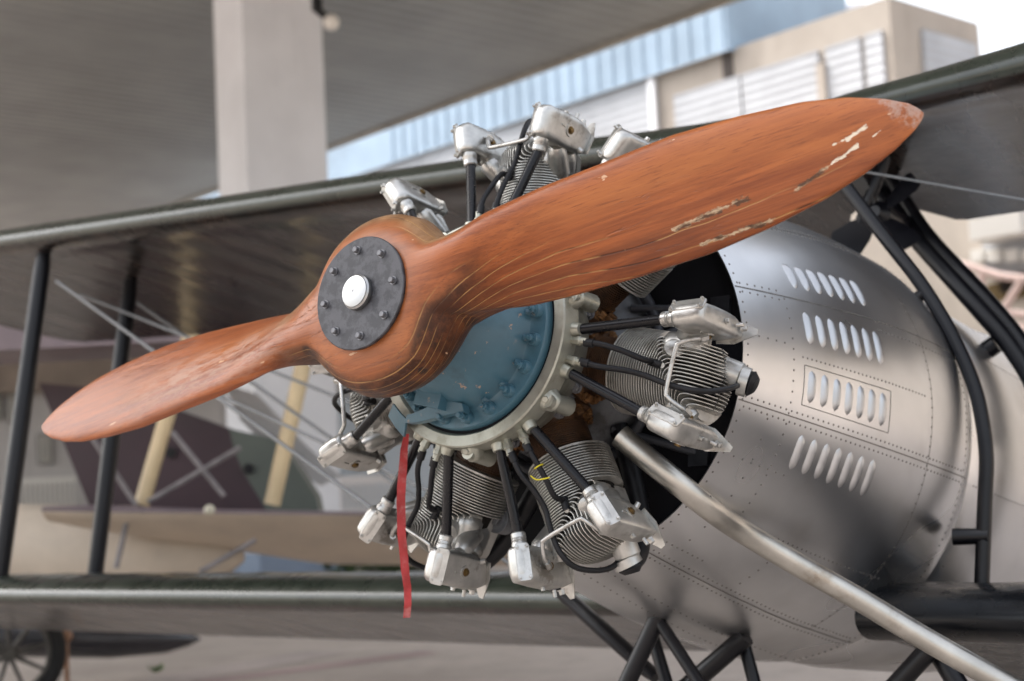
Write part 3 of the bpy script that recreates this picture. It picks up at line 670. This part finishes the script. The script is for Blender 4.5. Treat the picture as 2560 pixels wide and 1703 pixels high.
# hangar roof on a column
HZ=12.0
edge=pg(822,364,HZ); B1=(edge-CW).dot(D2)
CEIL=corr('corrugated roof sheet',(.25,.257,.252),tuple(D1),.45,.035,.5,.0)
COLM=plaster('painted steel column',(.78,.79,.82),.06,.15)
hang=empty('hangar_roof',ab(20,B1-10,0)); tag(hang,'open sided hangar with dark corrugated ceiling and one square column','hangar'); HO=-hang.location
mb=MB(); B0=-4.5; AM=3.0
mb.box(ab(AM+45,(B0+B1)/2,HZ+.15),(90,B1-B0,.3),0,(D1,D2,UP)); mb.build('roof_panel',CEIL,hang,HO)
mb=MB(); mb.box(ab(AM+45,B1+.11,HZ+.12),(90,.2,.42),0,(D1,D2,UP)); mb.build('edge_beam',plaster('roof edge trim',(.34,.32,.28)),hang,HO)
cd=26.5; cl=pd(614,300,cd); cl.z=0
mb=MB(); wA,wB=1.06,1.78
cc=cl+D1*(wA/2)+D2*(wB/2); mb.box(cc+UP*HZ/2,(wA,wB,HZ),0,(D1,D2,UP)); mb.build('column',COLM,hang,HO,bevel=.02)
mb=MB(); mb.box(cc+UP*.25,(wA+.08,wB+.08,.5),0,(D1,D2,UP)); mb.build('column_plinth',plaster('blue grey plinth paint',(.20,.25,.33)),hang,HO,bevel=.02)
lp=pd(828,56,26)
lamp=empty('flood_lamp',lp); tag(lamp,'small round white lamp on a bracket beside the hangar column','lamp')
mb=MB(); mb.sphere((0,0,0),.15,14); mb.build('bulb',simple('white lamp glass',(.8,.76,.7),.3,0,.02),lamp)
mb=MB(); q=-D1*0+UP*.25; mb.tube([V((0,0,0)),-rt*.25+UP*.25,-rt*.25+UP*3],[.06,.1,.1],8); mb.build('bracket',BLACK,lamp)
# beige building with louvred walls
BEIGE=plaster('beige concrete',(.33,.29,.25),.08,.3); WHITE=corr('white louvre slats',(.345,.355,.375),(0,0,1),.26,.012,.6); 
BLUEM=corr('pale blue ribbed cladding',(.255,.34,.43),tuple(D1),.35,.0007,.6); DARK=plaster('recess shade',(.05,.04,.035))
BB=33.0
def AZ(u,v,b):
    p=pb(u,v,b)-CW; return p.dot(D1),p.z+CW.z
a_c,_=AZ(2230,100,BB); zr=AZ(2182,4,BB)[1]
bl=AZ(1844,110,BB)
rw=pb(2230,100,BB)
# width of the end wall from the photo's right-hand corner
dr=wray(2447,80); tpar=(a_c-0)/dr.dot(D1); bR=dr.dot(D2)*tpar
beige=empty('beige_building',ab(a_c+20,BB+3,0)); tag(beige,'beige concrete building with white louvred walls behind the upper wing','building'); BO=-beige.location
mb=MB(); mb.box(ab(a_c+30,(BB+bR)/2,zr/2),(60,bR-BB,zr),0,(D1,D2,UP)); mb.build('wall',BEIGE,beige,BO)
def bpanel(name,u0,u1,vtop_u,vtop_v,zb,b,mat,th=.12):
    a0=AZ(u0,300,b)[0];a1=AZ(u1,300,b)[0];zt=AZ(vtop_u,vtop_v,b)[1]
    mb=MB(); mb.box(ab((a0+a1)/2,b-th/2,(zt+zb)/2),(abs(a0-a1),th,zt-zb),0,(D1,D2,UP)); return mb.build(name,mat,beige,BO)
bpanel('louvre_panel',1694,1862,1790,210,3,BB-.003,WHITE); bpanel('louvre_panel',1868,2062,2000,144,3,BB-.003,WHITE); bpanel('louvre_panel',2082,2170,2100,112,3,BB-.003,WHITE); bpanel('louvre_panel',2182,2226,2200,80,3,BB-.003,WHITE)
bpanel('pilaster',2062,2082,2070,160,0,BB-.003,BEIGE,.25)
# end wall louvre
def endp(u,v):
    d=wray(u,v); t=a_c/d.dot(D1); return CW+d*t
e0,e1=endp(2300,75),endp(2430,98)
mb=MB(); b0=(e0-CW).dot(D2); b1=(e1-CW).dot(D2); zt=e0.z; mb.box(ab(a_c-.06,(b0+b1)/2,zt/2+1.5),(.12,b1-b0,zt-3),0,(D1,D2,UP)); mb.build('louvre_panel',WHITE,beige,BO)
bpanel('recess',1818,1842,1830,125,AZ(1830,192,BB)[1],BB-.002,DARK,.06)  # flat dark panel; the recess shade is in its colour
# blue clad shed in front of it, curved at the eave
SB=32.7
za=AZ(1624,191,SB)[1]; aR=AZ(1822,130,SB)[0]; aL=AZ(300,500,SB)[0]; zt=AZ(1790,20,SB)[1]
shed=empty('blue_shed',ab((aR+aL)/2,SB,0)); tag(shed,'long shed with pale blue ribbed cladding above white louvres','building'); SO=-shed.location
prof=[(0,za)]+[(0,za+(zt-za)*i/6) for i in range(1,7)]
rc=2.2
for i in range(1,10):
    t=PI/2*i/9; prof.append((rc*(1-cos(t)),zt+rc*sin(t)*.8))
prof+=[(6,zt+rc*.8+.5)]
mb=MB(); na=int((aL-aR)/.35); rings=[]
for i in range(na+1):
    a=aR+(aL-aR)*i/na; off=-.05 if i%4==0 else 0
    rings.append([ab(a,SB+b+off*0,z) for b,z in prof])
mb.loft(rings,0,False,False)
mb.add([ab(aR,SB+b,z) for b,z in prof]+[ab(aR,SB+6,za)],[tuple(range(len(prof)+1))])
mb.build('cladding',BLUEM,shed,SO,sharp=60)
for i in range(26):
    a=aR+.15+(aL-aR)*i/60*1.0
    mb=MB(); mb.tube([ab(a,SB+b-.03,z+.05) for b,z in prof],.02,6); mb.build('standing_seam',BLUEM,shed,SO)
aw=AZ(1628,240,SB)[0]
mb=MB(); mb.box(ab((aw+aL)/2,SB+.3,za/2-.02),(aL-aw,.2,za),0,(D1,D2,UP)); mb.build('louvre_wall',WHITE,shed,SO)
b_=40; zb_=AZ(1900,95,b_)[1]; zt_=AZ(1900,20,b_)[1]; a0_=AZ(1770,40,b_)[0]; a1_=AZ(2030,80,b_)[0]
pf=[(4*(1-cos(PI/2*i/8)),zb_-2+(zt_-zb_+2)*sin(PI/2*i/8)) for i in range(9)]
mb=MB(); mb.loft([[ab(a,b_+b,z) for b,z in pf] for a in(a0_,a1_)],0,False,False); mb.build('barrel_roof',BLUEM,shed,SO)
for i in range(7):
    a=a0_+(a1_-a0_)*(i+.5)/7; mb=MB(); mb.tube([ab(a,b_+b-.1,z+.12) for b,z in pf],.22,8); mb.build('roof_rib',simple('bright metal roof rib',(.75,.76,.78),.4,.3,.03),shed,SO)
mb=MB(); mb.box(ab(aw+.1,SB+.15,za/2-.02),(.25,.1,za),0,(D1,D2,UP)); mb.build('corner_trim',plaster('white trim',(.7,.7,.72)),shed,SO)
# lower gallery seen under the right wing: beige wall, white louvres, lit openings, hand rails
GB=29.0
gal=empty('gallery_building',pb(2300,1000,GB)); gal.location.z=0; tag(gal,'low beige gallery with pink handrails seen past the right cabane struts','building'); GO=-gal.location
TAN=plaster('tan plaster wall',(.52,.47,.415),.08,.2); LIT=plaster('lit white plaster',(.80,.79,.76),.03,.05)
def gp(name,u0,v0,u1,v1,b,mat,th=.2):
    p=pb(u0,v0,b);q=pb(u1,v1,b); a0=(p-CW).dot(D1);a1=(q-CW).dot(D1); z0,z1=p.z,q.z
    mb=MB(); mb.box(ab((a0+a1)/2,b+th/2,(z0+z1)/2),(abs(a0-a1),th,abs(z0-z1)),0,(D1,D2,UP)); return mb.build(name,mat,gal,GO)
gp('wall',1500,420,2900,1300,GB,TAN,3)
a1=(pb(2900,600,GB)-CW).dot(D1); zt=pb(1500,420,GB).z; mb=MB(); mb.box(ab((a1-50)/2,GB+1.5,zt/2),(a1+50,2.99,zt),0,(D1,D2,UP)); mb.build('wall',TAN,gal,GO)
gp('louvre_panel',2445,480,2800,640,GB-.15,WHITE,.12); gp('awning',2420,548,2552,580,GB-1.0,LIT,.9)
for k in range(5): gp('window',2425+k*43,626,2457+k*43,650,GB-.35,LIT,.3)  # near-white colour stands in for the light in the openings
gp('recess',2495,672,2800,690,GB-.05,DARK,.04); gp('recess',2465,712,2570,742,GB-.05,plaster('brown recess shade',(.12,.08,.03)),.04)  # recess shade painted as flat dark and brown panels
PNK=plaster('pale pink rail paint',(.72,.56,.52),.05,.1)
for (L_) in ([(2385,655),(2440,672),(2500,690),(2620,705)],[(2500,780),(2570,788),(2680,800)],[(2520,812),(2570,822),(2680,845)],[(2455,680),(2452,780)],[(2560,690),(2500,790)]):
    mb=MB(); mb.tube([pb(u,v,GB-1.3) for u,v in L_],.085,8); mb.build('handrail',PNK,gal,GO)
# white building far left
WB=plaster('grey white plaster',(.42,.40,.385),.08,.25); ROOFB=plaster('brown tiled roof',(.20,.16,.13),.2,.3); PBL=plaster('pale blue grey wall',(.50,.56,.61),.04,.1)
hx=wray(2000,851)-wray(1000,851); hx.z=0; hx.normalize()
fw=wray(1280,1150); fw.z=0; fw.normalize()
def facing(mb,u0,v0,u1,v1,dist,th=.3,z0=None,mi=0):
    p=pd(u0,v0,dist);q=pd(u1,v1,dist); zl=q.z if z0 is None else z0
    w=abs((q-p).dot(hx)); c=(p+q)/2; c.z=(p.z+zl)/2; mb.box(c+fw*th/2,(w,th,abs(p.z-zl)),mi,(hx,fw,UP))
wbld=empty('white_building',pd(200,1200,40)); wbld.location.z=0; tag(wbld,'greyish white building with shuttered windows at the far left','building'); WO=-wbld.location
mb=MB(); facing(mb,-700,950,560,1300,40,8,0); mb.build('wall',WB,wbld,WO)
mb=MB(); facing(mb,-750,800,600,952,39.4,9); mb.build('roof',ROOFB,wbld,WO)
SH=plaster('pale shutter',(.62,.60,.55),.05); 
for u,v in((-30,980),(20,985),(95,1090),(180,985),(300,985)):
    mb=MB(); facing(mb,u-4,v-4,u+36,v+70,39.9,.1); w=mb.build('window',plaster('window shade',(.22,.21,.2)),wbld,WO)
    mb=MB()
    for k in range(4): facing(mb,u+2+k*8,v,u+6+k*8,v+66,39.8,.08)
    mb.build('shutter',SH,w)
mb=MB(); facing(mb,40,1198,190,1204,38,.1)
for k in range(12): facing(mb,42+k*12.5,1204,47+k*12.5,1262,38,.1)
fence=mb.build('balustrade',SH); tag(fence,'pale balustrade in front of the white building at far left','balustrade')
pw=empty('grey_blue_building',pd(700,1100,46)); pw.location.z=0; tag(pw,'plain pale blue grey wall of a building beyond the propeller hub','building')
mb=MB(); facing(mb,560,700,1240,1300,46,6,0); mb.build('wall',PBL,pw,-pw.location)
mb=MB(); facing(mb,560,960,900,985,45.9,.09); mb.build('ledge',WB,pw,-pw.location)
mb=MB(); 
for k in range(15): facing(mb,770+k*16,1200+(k%3)*6,779+k*16,1300,30,.15)
facing(mb,766,1196,1000,1206,30,.16); facing(mb,766,1280,1000,1300,29.9,.4)
tag(mb.build('picket_fence',plaster('white fence paint',(.72,.68,.66),.05,.1)),'white picket fence standing behind the lower left cylinder','fence')
# background biplane: wing, hull, camouflaged fin, yellow struts
bgp=empty('seaplane',pd(500,1400,12)); bgp.location.z=0; tag(bgp,'cream hulled biplane with camouflaged fin and yellow wood struts parked behind','aircraft'); GO2=-bgp.location
WTOP=simple('purple brown wing paint',(.20,.155,.165),.5,0,.15,3)
def bgb(mb,name,mat,**k): return mb.build(name,mat,bgp,GO2,**k)
mb=MB(); rings=[]
for i in range(30):
    t=i/29; u=104+1300*t; q=pd(u,1276+14*t,9.6); w=1.3*min(1,.16+t*1.7) ; h=.078*min(1,.55+t*5)
    rings.append([q+fw*(w*(1-cos(a))*.5)+UP*(h*sin(a)*(1 if sin(a)>0 else .8)-.15*w*(1-cos(a))) for a in [2*PI*(j+.5)/24 for j in range(24)]])
mb.loft(rings); mb.m=[1 if (f[0]%24>=13 and f[1]%24>=13) else 0 for f in mb.f]; bgb(mb,'lower_wing',[WTOP,CREAM])
mb=MB(); facing(mb,99,1262,1300,1279,11.99,.02) if False else None
mb=MB(); rings=[]
for i in range(20):
    t=i/19; u=-400+1010*t; q=pd(u,1372+20*t,10.4); r=.34*min(1,math.sqrt(max(.01,(1-t)*4)))
    rings.append([q+fw*(r*.9*sin(2*PI*j/24))+UP*(r*cos(2*PI*j/24)) for j in range(24)])
mb.loft(rings); bgb(mb,'hull',CREAM)
MAR=simple('maroon brown dope',(.050,.027,.033),.55,0,.15,2); SAGE=simple('sage green dope',(.105,.12,.10),.55,0,.12,2)
cur=[(572,1072),(585,1125),(608,1180),(648,1245),(672,1290)]
mb=MB(); mb.prism([pd(u,v,10.6) for u,v in [(98,958),(300,975)]+cur+[(232,1290),(217,1250)]],fw*.28,0); mb.prism([pd(u,v,10.6) for u,v in cur[::-1]+[(700,1100),(790,1240),(800,1290)]],fw*.28,1); bgb(mb,'fin',[MAR,SAGE])
mb=MB(); mb.prism([pd(u,v,11.3) for u,v in((560,960),(640,985),(770,1120),(850,1190),(800,1215),(700,1150),(600,1050))],fw*.1); mb.prism([pd(u,v,11.6) for u,v in((620,1120),(760,1180),(770,1250),(640,1250))],fw*.1); bgb(mb,'tailplane',simple('off white dope',(.55,.54,.53),.6,0,.1,2))
for u in(-330,-130):
    q=pd(u,1400,10.4); mb=MB()
    for k in(-1,1): mb.tube([V((q.x,q.y,q.z-.1))+fw*.1*k,V((q.x,q.y,0))+fw*.45*k],.04,10)
    mb.tube([V((q.x,q.y,.35))-fw*.35,V((q.x,q.y,.35))+fw*.35],.03,8); bgb(mb,'trestle',BLACK)
for u,v in((428,1132),(622,1172)):
    mb=MB(); q=pd(u,v,10.59); mb.tube([q,q-fw*.02],.038,14); bgb(mb,'drain_hole',BLACK)
for u0,v0,u1,v1 in((490,790,354,1262),(790,770,680,1262)):
    mb=MB(); a,b=pd(u0,v0,9.8),pd(u1,v1,9.8); mb.tube([a,b],.068,12,0,True,.55); bgb(mb,'wing_strut',YWOOD)
for u0,v0,u1,v1 in((225,1085,340,1262),(370,1255,600,1120),(430,1080,560,1240),(640,1350,500,1430),(318,1300,290,1420)):
    mb=MB(); mb.tube([pd(u0,v0,9.72),pd(u1,v1,9.72)],.018,8); bgb(mb,'wire',simple('grey flat wire',(.22,.2,.2),.5))
mb=MB(); facing(mb,-400,760,1500,800,9.9,1.0); bgb(mb,'upper_wing',WTOP)
mb=MB(); q=pd(524,1275,9.5); mb.sphere(q,.035,12); bgb(mb,'wing_light',simple('pale lens',(.75,.7,.55),.3))
# trolley wheel and dark tank at the lower left
tr=empty('bomb_trolley',pd(30,1730,11.4)); tr.location.z=0; tag(tr,'black trolley with a spoked wheel and a long dark tank at lower left','trolley'); TO=-tr.location
RUBT=simple('dusty tyre rubber',(.012,.012,.012),.8); RIM=simple('grey brown wheel rim',(.10,.095,.085),.5,.4)
wc=pd(22,1635,11.2)
wx=(hx*.93+fw*.36).normalized(); wn=wx.cross(UP); 
RW=wc.z
mb=MB(); mb.tube([wc+(wx*cos(2*PI*i/40)+UP*sin(2*PI*i/40))*(RW-.055) for i in range(41)],.055,12,0,False); wh=mb.build('wheel',RUBT,tr,TO)
mb=MB(); mb.tube([wc+(wx*cos(2*PI*i/40)+UP*sin(2*PI*i/40))*(RW-.125) for i in range(41)],.02,8,0,False)
for k in range(9):
    a=2*PI*k/9+.2; e=wx*cos(a)+UP*sin(a); mb.tube([wc+e*.03,wc+e*(RW-.12)],[.02,.013],8)
mb.tube([wc-wn*.05,wc+wn*.05],.04,14); mb.build('rim',RIM,wh)
mb=MB(); a,b=pd(-60,1590,12.2),pd(500,1598,12.6); ds=(b-a)
mb.tube([a+ds*t for t in(0,.05,.2,.6,.85,.95,1.0)],[.05,.14,.17,.17,.12,.06,.01],20); mb.build('tank',simple('gloss dark grey tank',(.03,.03,.035),.15,0,.1,coat=.6),tr,TO)
mb=MB(); q=pd(165,1590,11.5); mb.sphere(q,.05,12); mb.tube([q,q+V((0,0,-q.z))],.02,8); mb.build('lamp_post',simple('orange brown lens',(.3,.16,.09),.4),tr,TO)
# hedge, weed
LEAF=simple('dark green leaf',(.035,.06,.02),.6,0,.5,3); GRASS=simple('fresh green leaf',(.07,.16,.03),.5,0,.3,9)
def leaves(mb,c,sx,sy,sz,n,s):
    for _ in range(n):
        while True:
            q=V((random.uniform(-1,1),random.uniform(-1,1),random.uniform(-1,1)))
            if q.length<1: break
        p=c+hx*(q.x*sx)+fw*(q.y*sy)+UP*(q.z*sz); a=V((random.gauss(0,1),random.gauss(0,1),random.gauss(0,1))).normalized(); u,w=frame(a)
        mb.add([p-u*s,p+w*s*.45,p+u*s,p-w*s*.45],[(0,1,2,3)])
mb=MB(); c=pd(960,1410,22); c.z=.55; leaves(mb,c,.9,.4,.55,1500,.07); tag(mb.build('hedge',LEAF,smooth=False),'dark green hedge behind the red ribbon below the far wing','hedge')
mb=MB(); c=pg(392,1697); c.z=.05
for k in range(26):
    a=random.uniform(0,2*PI); l=random.uniform(.05,.13); e=V((cos(a),sin(a),random.uniform(.4,1.4))).normalized(); s=V((-sin(a),cos(a),0))*.018
    mb.add([c,c+e*l*.5+s,c+e*l,c+e*l*.5-s],[(0,1,2,3)])
tag(mb.build('weed',GRASS,smooth=False),'small green weed growing from the concrete at bottom left','plant')
# ------------------------------------------------------------------ camera, light, world
cam=bpy.data.cameras.new('camera'); co=bpy.data.objects.new('camera',cam); COL.objects.link(co); sc.camera=co
A=(RY@CR.transposed()).to_4x4(); A.translation=CW; co.matrix_world=A
cam.sensor_width=36; cam.sensor_fit='HORIZONTAL'; cam.lens=FPX/IW*36; cam.clip_start=.05; cam.clip_end=3000
cam.dof.use_dof=True; cam.dof.focus_distance=2.98; cam.dof.aperture_fstop=2.8; cam.dof.aperture_blades=9
sd=(-D2*.35+D1*.9).normalized(); EL=R(55); sdir=V((sd.x*cos(EL),sd.y*cos(EL),sin(EL)))
sun=bpy.data.lights.new('sun','SUN'); sun.energy=.5; sun.angle=R(15); sun.color=(1,.95,.88); so=bpy.data.objects.new('sun',sun); COL.objects.link(so)
so.rotation_euler=sdir.to_track_quat('Z','Y').to_euler(); so.location=(0,0,30)
w=bpy.data.worlds.new('World'); sc.world=w; w.use_nodes=True; nt=w.node_tree; bg=nt.nodes['Background']
sky=nt.nodes.new('ShaderNodeTexSky'); sky.sky_type='NISHITA'; sky.sun_disc=False; sky.sun_elevation=EL; sky.sun_rotation=math.atan2(sdir.x,sdir.y); sky.dust_density=6; sky.air_density=1.2
hs=nt.nodes.new('ShaderNodeHueSaturation'); hs.inputs['Saturation'].default_value=.34; nt.links.new(sky.outputs[0],hs.inputs['Color']); nt.links.new(hs.outputs[0],bg.inputs[0]); bg.inputs[1].default_value=.15
sc.view_settings.view_transform='Standard'; sc.view_settings.look='None'; sc.view_settings.gamma=1; sc.view_settings.exposure=1.8
sc.cycles.use_denoising=True
sc.cycles.max_bounces=10; sc.cycles.sample_clamp_indirect=8
